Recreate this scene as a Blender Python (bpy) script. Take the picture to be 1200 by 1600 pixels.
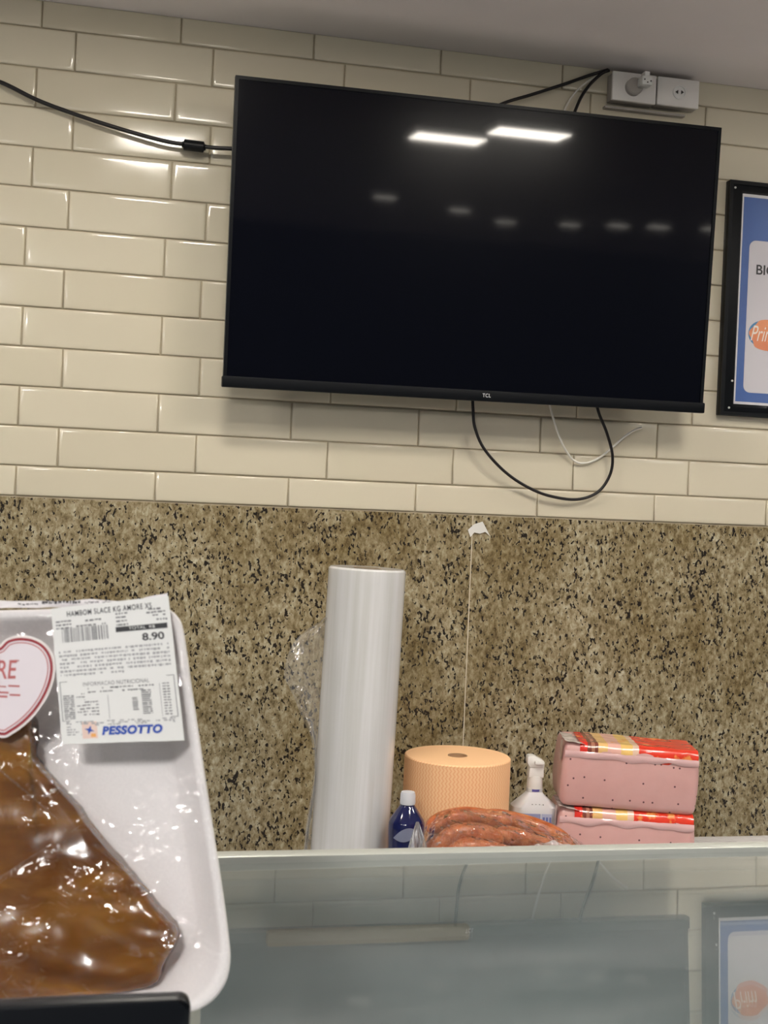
import bpy, bmesh, math, random
from mathutils import Vector, Matrix, noise
random.seed(7)
scene = bpy.context.scene
for o in list(bpy.data.objects): bpy.data.objects.remove(o)
COL = scene.collection

# ------------------------------------------------------------------ camera
FPX, YAW, PITCH, ROLL = 2000.0, 0.2207125, -0.0076561, 0.0424875
CAM = Vector((0.254551, -2.342103, 1.5))
ZO = 1.5 - 0.0322496                      # height of the lowest tile line
cy, sy, cp, sp = math.cos(YAW), math.sin(YAW), math.cos(PITCH), math.sin(PITCH)
FWD = Vector((sy*cp, cy*cp, sp)); R0 = Vector((cy, -sy, 0)); U0 = R0.cross(FWD)
RIGHT = math.cos(ROLL)*R0 + math.sin(ROLL)*U0
UP = -math.sin(ROLL)*R0 + math.cos(ROLL)*U0
cam_d = bpy.data.cameras.new('camera'); cam = bpy.data.objects.new('camera', cam_d); COL.objects.link(cam)
cam.matrix_world = Matrix(((RIGHT.x, UP.x, -FWD.x, CAM.x), (RIGHT.y, UP.y, -FWD.y, CAM.y), (RIGHT.z, UP.z, -FWD.z, CAM.z), (0, 0, 0, 1)))
cam_d.sensor_fit = 'VERTICAL'; cam_d.sensor_height = 36.0; cam_d.lens = FPX/1600*36.0
cam_d.clip_start = 0.02
cam_d.dof.use_dof = True; cam_d.dof.focus_distance = 2.25; cam_d.dof.aperture_fstop = 34
scene.camera = cam

# ------------------------------------------------------------------ world, exposure
world = bpy.data.worlds.new('world'); scene.world = world; world.use_nodes = True
bg = world.node_tree.nodes['Background']; bg.inputs[0].default_value = (0.86, 0.92, 1.0, 1); bg.inputs[1].default_value = 0.11
vs = scene.view_settings
vs.view_transform = 'Standard'; vs.look = 'None'; vs.gamma = 1.0; vs.use_curve_mapping = False
vs.exposure = 0.0
LAMP_NEAR, LAMP_FAR, LAMP_SHOP, LAMP_MAIN = 104.0, 16.0, 42.0, 135.0
LAMP_COL = (1.0, 0.93, 0.82)

# ------------------------------------------------------------------ helpers
def ray(px, py): return ((px-600)/FPX)*RIGHT - ((py-800)/FPX)*UP + FWD
def at(px, py, Y):
    d = ray(px, py); return CAM + d*((Y-CAM.y)/d.y)
def atz(px, py, z):
    d = ray(px, py); return CAM + d*((z-CAM.z)/d.z)

def tag(o, label=None, cat=None, group=None, kind=None):
    if label: o['label'] = label
    if cat: o['category'] = cat
    if group: o['group'] = group
    if kind: o['kind'] = kind
    return o
def thing(name, label, cat, loc=(0, 0, 0), rot=(0, 0, 0), group=None):
    o = bpy.data.objects.new(name, None); COL.objects.link(o); o.empty_display_size = .02
    o.location = loc; o.rotation_euler = rot
    return tag(o, label, cat, group)
def mobj(name, me, mat, parent=None, loc=None, rot=None):
    o = bpy.data.objects.new(name, me); COL.objects.link(o)
    if mat and not me.materials: me.materials.append(mat)
    if parent: o.parent = parent
    if loc is not None: o.location = loc
    if rot is not None: o.rotation_euler = rot
    return o
def smooth(me, ang=None):
    for p in me.polygons: p.use_smooth = True
    if ang is not None: me.set_sharp_from_angle(angle=math.radians(ang))
    return me
def pydata(name, v, f, sm=False, ang=None):
    me = bpy.data.meshes.new(name); me.from_pydata([tuple(a) for a in v], [], f); me.update()
    bm = bmesh.new(); bm.from_mesh(me); bmesh.ops.recalc_face_normals(bm, faces=bm.faces); bm.to_mesh(me); bm.free()
    if sm: smooth(me, ang)
    return me
def boxm(x0, x1, y0, y1, z0, z1, bev=0, seg=2, name='box'):
    bm = bmesh.new(); bmesh.ops.create_cube(bm, size=1)
    for v in bm.verts:
        v.co = Vector(((x0+x1)/2+v.co.x*(x1-x0), (y0+y1)/2+v.co.y*(y1-y0), (z0+z1)/2+v.co.z*(z1-z0)))
    if bev: bmesh.ops.bevel(bm, geom=list(bm.edges), offset=bev, segments=seg, profile=.5, affect='EDGES')
    me = bpy.data.meshes.new(name); bm.to_mesh(me); bm.free()
    if bev: smooth(me, 40)
    return me
def lathe(prof, n=48, name='lathe', ang=35, cap=True):
    v, f = [], []
    for r, z in prof:
        for i in range(n):
            a = 2*math.pi*i/n; v.append((r*math.cos(a), r*math.sin(a), z))
    for k in range(len(prof)-1):
        for i in range(n):
            j = (i+1) % n; f.append((k*n+i, k*n+j, (k+1)*n+j, (k+1)*n+i))
    if cap: f.append(tuple(range(n-1, -1, -1))); f.append(tuple((len(prof)-1)*n+i for i in range(n)))
    return pydata(name, v, f, True, ang)
def crom(P, n=10, closed=False):
    P = [Vector(p) for p in P]; out = []; m = len(P)
    for i in range(m if closed else m-1):
        if closed: a, b, c, d = P[(i-1) % m], P[i], P[(i+1) % m], P[(i+2) % m]
        else: a, b, c, d = P[max(i-1, 0)], P[i], P[i+1], P[min(i+2, m-1)]
        for k in range(n):
            t = k/n
            out.append(.5*((2*b)+(c-a)*t+(2*a-5*b+4*c-d)*t*t+(3*b-a-3*c+d)*t**3))
    if not closed: out.append(P[-1])
    return out
def tube(path, r, n=10, name='tube', sub=10):
    pts = crom(path, sub) if sub else [Vector(p) for p in path]
    rad = r if callable(r) else (lambda t: r)
    v, f = [], []; up = Vector((0, -1, .2)).normalized()
    for i, p in enumerate(pts):
        d = (pts[min(i+1, len(pts)-1)]-pts[max(i-1, 0)]).normalized()
        s = d.cross(up)
        s = s.normalized() if s.length > 1e-4 else Vector((1, 0, 0))
        u = s.cross(d).normalized(); up = u
        rr = rad(i/(len(pts)-1))
        for k in range(n):
            a = 2*math.pi*k/n; v.append(p+rr*(math.cos(a)*s+math.sin(a)*u))
    for i in range(len(pts)-1):
        for k in range(n):
            j = (k+1) % n; f.append((i*n+k, i*n+j, (i+1)*n+j, (i+1)*n+k))
    f.append(tuple(range(n-1, -1, -1))); f.append(tuple((len(pts)-1)*n+k for k in range(n)))
    return pydata(name, v, f, True, 50)
def prism(poly, y0, y1, name='prism', bev=0):
    """polygon in x,z extruded along y"""
    bm = bmesh.new(); vs_ = [bm.verts.new((p[0], y0, p[1])) for p in poly]
    f = bm.faces.new(vs_); r = bmesh.ops.extrude_face_region(bm, geom=[f])
    for e in r['geom']:
        if isinstance(e, bmesh.types.BMVert): e.co.y = y1
    if bev: bmesh.ops.bevel(bm, geom=list(bm.edges), offset=bev, segments=2, profile=.5, affect='EDGES')
    bmesh.ops.recalc_face_normals(bm, faces=bm.faces)
    me = bpy.data.meshes.new(name); bm.to_mesh(me); bm.free()
    if bev: smooth(me, 40)
    return me
def inset(poly, d):
    """offset a counter-clockwise 2D polygon inwards"""
    n = len(poly); out = []
    for i in range(n):
        a, b, c = Vector(poly[i-1]), Vector(poly[i]), Vector(poly[(i+1) % n])
        e1 = (b-a).normalized(); e2 = (c-b).normalized()
        nn = Vector((-e1.y-e2.y, e1.x+e2.x)).normalized()
        k = max(.5, nn.dot(Vector((-e1.y, e1.x))))
        out.append(b+nn*d/k)
    return out
def area2(p): return sum(p[i-1][0]*p[i][1]-p[i][0]*p[i-1][1] for i in range(len(p)))
def ccw(p): return p if area2(p) > 0 else p[::-1]
def text_mesh(s, bold=0.0, shear=0.0, space=1.0):
    cu = bpy.data.curves.new('text', 'FONT'); cu.body = s; cu.offset = bold; cu.shear = shear; cu.space_character = space
    o = bpy.data.objects.new('text', cu); COL.objects.link(o)
    dg = bpy.context.evaluated_depsgraph_get(); dg.update()
    me = bpy.data.meshes.new_from_object(o.evaluated_get(dg)); bpy.data.objects.remove(o); bpy.data.curves.remove(cu)
    xs = [v.co.x for v in me.vertices]; ys = [v.co.y for v in me.vertices]
    x0, x1, y0, y1 = min(xs), max(xs), min(ys), max(ys)
    for v in me.vertices: v.co = ((v.co.x-x0)/(x1-x0), 0, (v.co.y-y0)/(y1-y0))
    me.materials.clear()
    return me

# ------------------------------------------------------------------ materials
def mat(name, col, rough=.5, metal=0, spec=.5, coat=0, coat_r=.05, trans=0, ior=1.45, sss=0, sss_r=(.01, .006, .004)):
    m = bpy.data.materials.new(name); m.use_nodes = True; b = m.node_tree.nodes['Principled BSDF']
    b.inputs['Base Color'].default_value = (*col, 1); b.inputs['Roughness'].default_value = rough
    b.inputs['Metallic'].default_value = metal; b.inputs['Specular IOR Level'].default_value = spec
    b.inputs['Coat Weight'].default_value = coat; b.inputs['Coat Roughness'].default_value = coat_r
    b.inputs['Transmission Weight'].default_value = trans; b.inputs['IOR'].default_value = ior
    if sss: b.inputs['Subsurface Weight'].default_value = sss; b.inputs['Subsurface Radius'].default_value = sss_r; b.inputs['Subsurface Scale'].default_value = 1.0
    return m
def nt(m): return m.node_tree.nodes, m.node_tree.links, m.node_tree.nodes['Principled BSDF']
def node(N, typ, **kw):
    n = N.new(typ)
    for k, v in kw.items():
        if k in n.inputs: n.inputs[k].default_value = v
        else: setattr(n, k, v)
    return n
def noise_n(N, L, scale, detail=3, rough=.5, vec=None, dist=0):
    n = node(N, 'ShaderNodeTexNoise', Scale=scale, Detail=detail, Roughness=rough, Distortion=dist)
    if vec: L.new(vec, n.inputs['Vector'])
    return n
def ramp(N, L, fac, stops, interp='LINEAR'):
    r = N.new('ShaderNodeValToRGB'); r.color_ramp.interpolation = interp; e = r.color_ramp.elements
    while len(e) < len(stops): e.new(.5)
    for k, (p, c) in enumerate(stops):
        e[k].position = p; e[k].color = (*c, 1) if len(c) == 3 else c
    L.new(fac, r.inputs[0]); return r
def mix(N, L, fac, a, b, mode='MIX'):
    n = N.new('ShaderNodeMix'); n.data_type = 'RGBA'; n.blend_type = mode
    for s, x in ((n.inputs[0], fac), (n.inputs[6], a), (n.inputs[7], b)):
        if hasattr(x, 'links'): L.new(x, s)
        elif isinstance(x, (int, float)): s.default_value = x
        else: s.default_value = (*x, 1)
    return n.outputs[2]
def bump(N, L, b, h, strength=.2, dist=.01):
    n = node(N, 'ShaderNodeBump', Strength=strength, Distance=dist); L.new(h, n.inputs['Height']); L.new(n.outputs[0], b.inputs['Normal']); return n
def objco(N): return N.new('ShaderNodeTexCoord').outputs['Object']

def tile_mat():
    m = mat('glazed_tile', (.66, .60, .47), .10, spec=.55); N, L, b = nt(m)
    oi = N.new('ShaderNodeObjectInfo')
    r = ramp(N, L, oi.outputs['Random'], [(0, (.645, .59, .46)), (1, (.69, .635, .505))]); L.new(r.outputs[0], b.inputs['Base Color'])
    n = noise_n(N, L, 22, 2, vec=objco(N)); bump(N, L, b, n.outputs[0], .05, .004)
    n2 = noise_n(N, L, 9, 3, vec=objco(N)); rr = ramp(N, L, n2.outputs[0], [(.35, (.07,)*3), (.7, (.2,)*3)]); L.new(rr.outputs[0], b.inputs['Roughness'])
    return m
def granite_mat():
    m = mat('polished_granite', (.3, .25, .16), .22, spec=.5); N, L, b = nt(m)
    geo = N.new('ShaderNodeNewGeometry').outputs['Position']
    mp = N.new('ShaderNodeMapping'); mp.inputs['Rotation'].default_value = (0, .6, 0); mp.inputs['Scale'].default_value = (1.25, 1, .8); L.new(geo, mp.inputs[0]); v = mp.outputs[0]
    big = noise_n(N, L, 4.5, 5, .65, v, 1.0)
    mid = noise_n(N, L, 92, 4, .7, v, .25)
    base = ramp(N, L, mid.outputs[0], [(.30, (.085, .062, .03)), (.42, (.20, .16, .088)), (.52, (.29, .24, .148)), (.66, (.42, .38, .27)), (.8, (.52, .49, .39))])
    tint = ramp(N, L, big.outputs[0], [(.34, (.76, .69, .54)), (.62, (1.22, 1.22, 1.24))])
    c = mix(N, L, 1.0, base.outputs[0], tint.outputs[0], 'MULTIPLY')
    # dark mineral grains, irregular and clustered
    g1 = noise_n(N, L, 150, 2, .5, v, .2)
    g2 = noise_n(N, L, 14, 3, .6, v)
    su = N.new('ShaderNodeMath'); su.operation = 'MULTIPLY_ADD'; su.inputs[1].default_value = .36; L.new(g2.outputs[0], su.inputs[0]); L.new(g1.outputs[0], su.inputs[2])
    sp_ = ramp(N, L, su.outputs[0], [(.775, (0, 0, 0)), (.815, (1, 1, 1))])
    c = mix(N, L, sp_.outputs[0], c, (.022, .017, .014))
    L.new(c, b.inputs['Base Color'])
    return m
def film_mat(name, refl=1.0, haze=.05, tint=(1, 1, 1), rough=.06, bs=0.0, bscale=60, bdist=.004, stretch=(1, 1, 1), patchy=False):
    m = bpy.data.materials.new(name); m.use_nodes = True; N, L = m.node_tree.nodes, m.node_tree.links
    for n in list(N): N.remove(n)
    out = N.new('ShaderNodeOutputMaterial'); tr = N.new('ShaderNodeBsdfTransparent'); tr.inputs[0].default_value = (*tint, 1)
    gl = N.new('ShaderNodeBsdfGlossy'); gl.inputs['Roughness'].default_value = rough
    df = N.new('ShaderNodeBsdfDiffuse'); df.inputs[0].default_value = (.85, .85, .86, 1)
    fr = node(N, 'ShaderNodeFresnel', IOR=1.5)
    gm = N.new('ShaderNodeNewGeometry'); io = N.new('ShaderNodeMapRange'); io.inputs['To Min'].default_value = 1.5; io.inputs['To Max'].default_value = 1/1.5
    L.new(gm.outputs['Backfacing'], io.inputs['Value']); L.new(io.outputs[0], fr.inputs['IOR'])      # same reflectance from either side of the sheet
    mu = N.new('ShaderNodeMath'); mu.operation = 'MULTIPLY'; mu.inputs[1].default_value = refl; mu.use_clamp = True; L.new(fr.outputs[0], mu.inputs[0])
    m1 = N.new('ShaderNodeMixShader'); m1.inputs[0].default_value = haze; L.new(tr.outputs[0], m1.inputs[1]); L.new(df.outputs[0], m1.inputs[2])
    m2 = N.new('ShaderNodeMixShader'); L.new(mu.outputs[0], m2.inputs[0]); L.new(m1.outputs[0], m2.inputs[1]); L.new(gl.outputs[0], m2.inputs[2])
    L.new(m2.outputs[0], out.inputs[0])
    if bs:
        mp = N.new('ShaderNodeMapping'); mp.inputs['Scale'].default_value = stretch; L.new(objco(N), mp.inputs[0])
        n = noise_n(N, L, bscale, 2, .5, mp.outputs[0], .6); bp = node(N, 'ShaderNodeBump', Strength=bs, Distance=bdist); L.new(n.outputs[0], bp.inputs['Height'])
        if patchy:      # crinkles come in patches, taut film between
            pn = noise_n(N, L, 24, 2, .5, mp.outputs[0]); pr_ = ramp(N, L, pn.outputs[0], [(.45, (.07,)*3), (.60, (.9,)*3)]); L.new(pr_.outputs[0], bp.inputs['Strength'])
        L.new(bp.outputs[0], gl.inputs['Normal']); L.new(bp.outputs[0], fr.inputs['Normal'])
    return m
def smudge(m, lo, hi):
    N, L = m.node_tree.nodes, m.node_tree.links
    mp = N.new('ShaderNodeMapping'); mp.inputs['Scale'].default_value = (.6, 1.6, 1); L.new(objco(N), mp.inputs[0])
    n = noise_n(N, L, 7, 5, .65, mp.outputs[0], .6); r = ramp(N, L, n.outputs[0], [(.40, (lo,)*3), (.75, (hi,)*3)])
    for x in N:
        if x.type == 'MIX_SHADER' and not x.inputs[0].links: L.new(r.outputs[0], x.inputs[0])
    return m
def emit(name, col, s):
    m = bpy.data.materials.new(name); m.use_nodes = True; N, L = m.node_tree.nodes, m.node_tree.links
    N.remove(N['Principled BSDF']); e = N.new('ShaderNodeEmission'); e.inputs[0].default_value = (*col, 1); e.inputs[1].default_value = s
    L.new(e.outputs[0], N['Material Output'].inputs[0]); return m
def noisy(m, scale, stops, bs=0, bd=.002, detail=4):
    N, L, b = nt(m); n = noise_n(N, L, scale, detail, .6, objco(N)); r = ramp(N, L, n.outputs[0], stops); L.new(r.outputs[0], b.inputs['Base Color'])
    if bs: bump(N, L, b, n.outputs[0], bs, bd)
    return m

M = {}
M['tile'] = tile_mat(); M['granite'] = granite_mat()
M['grout'] = noisy(mat('grout', (.36, .31, .22), .85), 60, [(.3, (.43, .37, .265)), (.7, (.51, .445, .33))])
M['ceiling'] = noisy(mat('ceiling_paint', (.72, .67, .66), .8), 4, [(.3, (.85, .79, .785)), (.7, (.88, .82, .815))])
M['floor'] = noisy(mat('floor_tile', (.45, .43, .40), .35), 8, [(.3, (.68, .66, .63)), (.7, (.74, .72, .69))])
M['black'] = mat('black_plastic', (.005, .006, .008), .35, spec=.2)
M['blackm'] = mat('black_matte_plastic', (.012, .012, .013), .5)
M['screen'] = mat('tv_screen', (.0014, .0018, .0048), .05, spec=.22, coat=.10, coat_r=.22)
M['cable'] = mat('black_cable', (.01, .008, .009), .38)
M['wcable'] = mat('white_cable', (.78, .76, .70), .4)
M['outlet'] = mat('outlet_plastic', (.86, .83, .80), .35)
M['outletg'] = mat('grey_plastic', (.42, .39, .36), .45)
M['hole'] = mat('dark_slot', (.02, .015, .015), .6)
M['white'] = mat('white_plastic', (.86, .85, .83), .35)
M['foam'] = noisy(mat('white_foam', (.84, .80, .80), .55, sss=.15, sss_r=(.004, .004, .004)), 900, [(.3, (.82, .785, .785)), (.7, (.87, .835, .835))], .08, .0005, 2)
M['paper'] = mat('label_paper', (.78, .78, .76), .45)
M['ink'] = mat('black_ink', (.03, .03, .035), .6)
M['inkg'] = mat('grey_print', (.18, .18, .19), .6)
M['inkl'] = mat('light_grey_print', (.36, .36, .37), .6)
M['blueink'] = mat('blue_ink', (.02, .075, .42), .5)
M['orangeink'] = mat('orange_ink', (.78, .42, .30), .5)
M['redink'] = mat('red_ink', (.30, .012, .022), .5)
M['redink2'] = mat('soft_red_ink', (.48, .12, .12), .5)
M['heart'] = mat('heart_sticker', (.74, .67, .71), .4)
M['sticker_edge'] = mat('sticker_edge', (.80, .74, .72), .4)
M['steel'] = mat('brushed_aluminium', (.56, .58, .54), .35, metal=.35)
M['pblue'] = noisy(mat('poster_blue', (.035, .10, .34), .35), 7, [(.3, (.032, .09, .31)), (.7, (.05, .13, .40))])
M['pwhite'] = mat('poster_white', (.60, .58, .63), .4)
M['porange'] = noisy(mat('poster_orange', (.72, .22, .09), .4), 12, [(.3, (.68, .17, .075)), (.7, (.80, .33, .13))])
M['gold'] = mat('poster_gold', (.55, .45, .2), .4)

# ------------------------------------------------------------------ setting
CEIL = ZO+.8875; GT = ZO+.0152; W, H = .242, .0699648
XL, XR = -.75, 2.35
ceiling = mobj('ceiling', boxm(-2.4, 4.4, -4.6, .10, CEIL, CEIL+.08), M['ceiling']); tag(ceiling, 'plain greyish painted ceiling above the tiled wall', 'ceiling', kind='structure')
floor = mobj('floor', boxm(-2.4, 4.4, -4.6, .10, -.06, 0), M['floor']); tag(floor, 'grey floor behind and before the counter', 'floor', kind='structure')
wall = mobj('wall_back', boxm(XL-.02, XR+.02, .0015, .10, 0, CEIL), M['grout']); tag(wall, 'cream tiled wall with a granite lower half', 'wall', kind='structure')

def tile_mesh(w, h):
    g = .0014
    prof = [(g, .0016), (g, -.0010), (g+.0008, -.0020), (g+.0026, -.0027), (g+.006, -.0031), (g+.009, -.0032)]
    v, f = [], []
    for ins, y in prof:
        a, b = w/2-ins, h/2-ins; v += [(-a, y, -b), (a, y, -b), (a, y, b), (-a, y, b)]
    for k in range(len(prof)-1):
        for i in range(4):
            j = (i+1) % 4; f.append((k*4+i, k*4+j, k*4+4+j, k*4+4+i))
    k = (len(prof)-1)*4; f.append((k, k+1, k+2, k+3))
    me = pydata('tile', v, f, True)
    return me
ROWX = [.1134, .1835, .1134, .1853, .1136, .1815, .1134, .1848, .1202, .1869, .1214, .1858, .1265]
cache = {}
for r in range(13):
    z0, z1 = ZO+r*H, ZO+(r+1)*H
    if r == 0: z0 = GT+.001
    if r == 12: z1 = CEIL+.001
    x = ROWX[r]
    while x > XL: x -= W
    while x < XR:
        a, b = max(x, XL), min(x+W, XR)
        if b-a > .03:
            key = (round(b-a, 3), round(z1-z0, 3))
            if key not in cache: cache[key] = tile_mesh(b-a, z1-z0)
            mobj('tile', cache[key], M['tile'], wall, ((a+b)/2, 0, (z0+z1)/2),
                 (random.gauss(0, .0035), 0, random.gauss(0, .0022)))
        x += W
SEAM = at(735, 900, -.004).x
mobj('granite_slab', boxm(XL, SEAM-.0011, -.0045, .0015, 0, GT-.0012, .0005, 1), M['granite'], wall)
mobj('granite_slab', boxm(SEAM+.0011, XR, -.0038, .0015, 0, GT-.0012, .0005, 1), M['granite'], wall)
M['seal'] = mat('pale_sealant', (.62, .55, .42), .6)
mobj('sealant_seam', boxm(SEAM-.0011, SEAM+.0011, -.0035, .0015, 0, GT-.0012), M['seal'], wall)

# ceiling lights
M['lamp'] = emit('lamp_diffuser', LAMP_COL, LAMP_NEAR); M['lampf'] = emit('lamp_diffuser_store', LAMP_COL, LAMP_FAR)
M['lampbody'] = mat('lamp_housing', (.7, .7, .7), .5)
def lamp(x, y, w, d, m, label, group, rz=0):
    t = thing('ceiling_light', label, 'light', (x, y, CEIL), (0, 0, rz), group)
    mobj('housing', boxm(-w/2-.012, w/2+.012, -d/2-.012, d/2+.012, -.016, 0, .002), M['lampbody'], t)
    mobj('diffuser', boxm(-w/2, w/2, -d/2, d/2, -.0185, -.012), m, t)
near = [(.37, -.80), (1.14, -1.31), (1.30, -1.10), (2.25, -.8), (-.55, -.9)]
near_l = ['above the wall left of the television', 'left one of the pair mirrored bright in the screen', 'right one of the pair mirrored bright in the screen', 'beyond the poster', 'farthest left of the television']
for (x, y), w_ in zip(near, near_l): lamp(x, y, .19, .11, M['lamp'], 'small white ceiling panel light '+w_, 'ceiling panels above the serving aisle')
far = [(1.30, -2.84), (1.66, -3.05), (1.95, -3.34), (2.20, -3.21), (2.36, -3.06), (2.50, -2.96), (2.69, -2.85)]
for (x, y), w_ in zip(far, ('leftmost', 'second', 'third', 'fourth', 'fifth', 'sixth', 'rightmost')): lamp(x, y, .08, .06, M['lampf'], w_+' of the seven dim ceiling lights mirrored in the television screen', 'small ceiling lights over the shop floor')
M['lamps'] = emit('lamp_diffuser_shop', (1.0, .97, .93), LAMP_SHOP)
for x, y, w_ in ((-1.0, -3.1, 'second from the left'), (-1.7, -2.5, 'farthest left'), (3.3, -2.5, 'front right'), (3.3, -3.3, 'rear right')): lamp(x, y, .28, .28, M['lamps'], 'wide square ceiling light over the shop floor, '+w_, 'wide ceiling panels over the shop floor')
M['lampmain'] = emit('lamp_diffuser_main', (1.0, .97, .93), LAMP_MAIN)
lamp(-.44, -3.30, .28, .34, M['lampmain'], 'brightest wide ceiling light over the shop floor, straight behind the foam tray', 'wide ceiling panels over the shop floor')

# ------------------------------------------------------------------ television
TK = .9822; TW, TH, TILT = .925*TK, .541*TK, .064      # the set hangs well clear of the tiles
tv = thing('television', 'large black flat-screen television hung tilted on the cream tiled wall', 'television', (CAM.x+(.462-CAM.x)*TK+TW/2, -.14+math.sin(TILT)*TH, CAM.z+(ZO+.764-CAM.z)*TK-math.cos(TILT)*TH+.006*TW/2), (TILT, -.006, 0))
bz = .006
def frame_mesh(x0, x1, z0, z1, t, y0, y1):
    v, f = [], []
    for y in (y0, y1):
        v += [(x0, y, z0), (x1, y, z0), (x1, y, z1), (x0, y, z1), (x0+t, y, z0+t), (x1-t, y, z0+t), (x1-t, y, z1-t), (x0+t, y, z1-t)]
    for i in range(4):
        j = (i+1) % 4
        f += [(i, j, 4+j, 4+i), (8+i, 8+4+i, 8+4+j, 8+j), (i, 8+i, 8+j, j), (4+i, 4+j, 12+j, 12+i)]
    return pydata('frame', v, f)
mobj('bezel', frame_mesh(-TW/2+.0015, TW/2-.0015, 0.004, TH, bz, 0, .014), M['black'], tv)
mobj('screen', boxm(-TW/2+bz-.001, TW/2-bz+.001, .002, .012, .012, TH-bz+.001), M['screen'], tv)
bb = mobj('bottom_bezel', boxm(-TW/2, TW/2+.0015, -.004, .018, 0, .0195, .0022), mat('bezel_black', (.004, .005, .007), .5, spec=.15), tv)
lg = text_mesh('TCL', .006, 0, 1.1)
for v in lg.vertices: v.co = (.0165+v.co.x*.0155, -.0046, .0072+v.co.z*.0068)
tag(mobj('logo', lg, mat('logo_silver', (.75, .75, .76), .4), bb), 'small silver maker lettering')
mobj('back_shell', boxm(-TW/2+.004, TW/2-.004, .012, .022, .003, TH-.002, .003), M['blackm'], tv)
mobj('rear_housing', boxm(-TW/2+.06, TW/2-.06, .02, .06, .012, TH*.62, .008), M['blackm'], tv)
mobj('wall_bracket', boxm(-.11, .11, .058, .068, .12, .32, .002), M['blackm'], tv)
mobj('bracket_arm', boxm(-.03, .03, .066, .112, .16, .28, .002), M['blackm'], tv)

# ------------------------------------------------------------------ cables
def cable(name, pts, r, m, label, cat='cable', extra=None):
    p = [at(a, b, c) for a, b, c in pts]; base = p[0]
    if extra is None:
        o = mobj(name, tube([q-base for q in p], r), m, None, base); return tag(o, label, cat)
    t = thing(name, label, cat, base); mobj('cord', tube([q-base for q in p], r), m, t)
    a, b, rr = extra; a = at(*a)-base; b = at(*b)-base
    d = (b-a)
    mobj('connector_sleeve', tube([a-d*.12, a, a+d*.08, b-d*.08, b, b+d*.12], lambda s: rr if .12 < s < .88 else rr*.55, 12, sub=2), M['black'], t)
    return t
cable('power_cable', [(-330, 60, -.012), (-160, 92, -.012), (-60, 112, -.014), (0, 128, -.016), (60, 157, -.017), (130, 183, -.019), (200, 205, -.022), (260, 221, -.024), (303, 227, -.026), (335, 231, -.03), (368, 233, -.035), (420, 240, -.05)], .0037, M['cable'],
      'black cable running from the left to the television with a thick connector', extra=((288, 226, -.025), (318, 230, -.028), .0098))
cable('hanging_cable', [(730, 560, -.045), (737, 600, -.045), (739, 637, -.043), (742, 668, -.04), (757, 702, -.036), (790, 738, -.03), (830, 764, -.024), (868, 777, -.02), (905, 780, -.018), (935, 768, -.02), (953, 742, -.024), (957, 712, -.03), (948, 676, -.038), (935, 643, -.043), (925, 600, -.045)], .0029, M['cable'],
      'black cable hanging in a loop below the television')
cable('thin_white_cable', [(852, 600, -.04), (860, 637, -.036), (870, 672, -.028), (883, 702, -.02), (899, 721, -.013), (918, 723, -.011), (938, 714, -.012), (958, 698, -.014), (976, 682, -.016), (990, 673, -.02), (1003, 668, -.026)], .0021, M['wcable'],
      'thin white cable dangling below the television behind the black loop')
cable('outlet_cable', [(740, 185, -.05), (785, 162, -.03), (830, 148, -.018), (880, 132, -.014), (920, 118, -.014), (950, 109, -.016)], .0031, M['cable'], 'black cable running long and flat from television top to the outlet box')
cable('outlet_cable', [(880, 215, -.055), (897, 177, -.04), (908, 152, -.024), (922, 132, -.018), (940, 115, -.017), (952, 110, -.018)], .0031, M['cable'], 'short steep black cord from television top edge to the outlet box')
cable('white_outlet_wire', [(872, 200, -.04), (884, 168, -.018), (896, 148, -.012), (912, 132, -.011), (935, 117, -.012)], .0018, M['wcable'], 'thin white wire between the two black cords above the television')

# ------------------------------------------------------------------ outlet boxes
def outlet(px0, px1, pyc, h, label):
    D = .034; a = at(px0, pyc, -D); b = at(px1, pyc + (px1-px0)*.11, -D); w = b.x-a.x; c = (a+b)/2
    t = thing('outlet_box', label, 'outlet', (c.x, -.0032, c.z-h/2), (0, 0, 0), 'outlet boxes at the ceiling')
    mobj('box', boxm(-w/2, w/2, -D+.0105, -.001, .002, h-.002, .001), M['outletg'], t)
    mobj('cover', boxm(-w/2-.001, w/2-.0006, -D+.0032, -D+.0105, 0, h, .0018), M['outlet'], t)
    return t, w, D-.0032
t, w, D = outlet(958, 1026, 133, .0555, 'left white outlet box with a round grey socket and white plug')
sock = mobj('socket', lathe([(.0165, 0), (.0165, .010), (.014, .012)], 32), M['outletg'], t, (-.004, -D, .027), (math.pi/2, 0, 0))
plug = mobj('plug', boxm(-.011, .011, -.036, -.010, -.008, .010, .004), M['white'], t, (.010, -D, .031))
mobj('plug_ear', boxm(-.0055, .0055, -.034, -.014, .009, .019, .002), M['white'], plug)
for k, (x, z) in enumerate(((-.006, .002), (0, -.003), (.0065, 0))): mobj('pin_hole', lathe([(.0014, 0), (.0014, .0006)], 10), M['hole'], plug, (x, -.036, z), (math.pi/2, 0, 0))
t, w, D = outlet(1028.5, 1093, 141, .0545, 'right white outlet box with an empty two-slot socket')
sk = mobj('socket', lathe([(.0135, 0), (.0135, .0018), (.0115, .0026), (.0112, .0012)], 32), M['white'], t, (.0005, -D, .0275), (math.pi/2, 0, 0))
for s in (-1, 1):
    mobj('slot', prism([(s*.0035, .0036), (s*.0035, -.0036), (s*.0085, 0)], -.0032, 0), M['hole'], t, (.0005, -D, .0275))
mobj('base_rail', boxm(at(950, 160, -.03).x, at(1076, 170, -.03).x, -.016, -.0034, at(1010, 171, -.02).z-.004, at(1010, 171, -.02).z), M['outletg']).name
br = bpy.data.objects['base_rail']; tag(br, 'narrow grey mounting rail under the two outlet boxes', 'rail')

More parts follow.
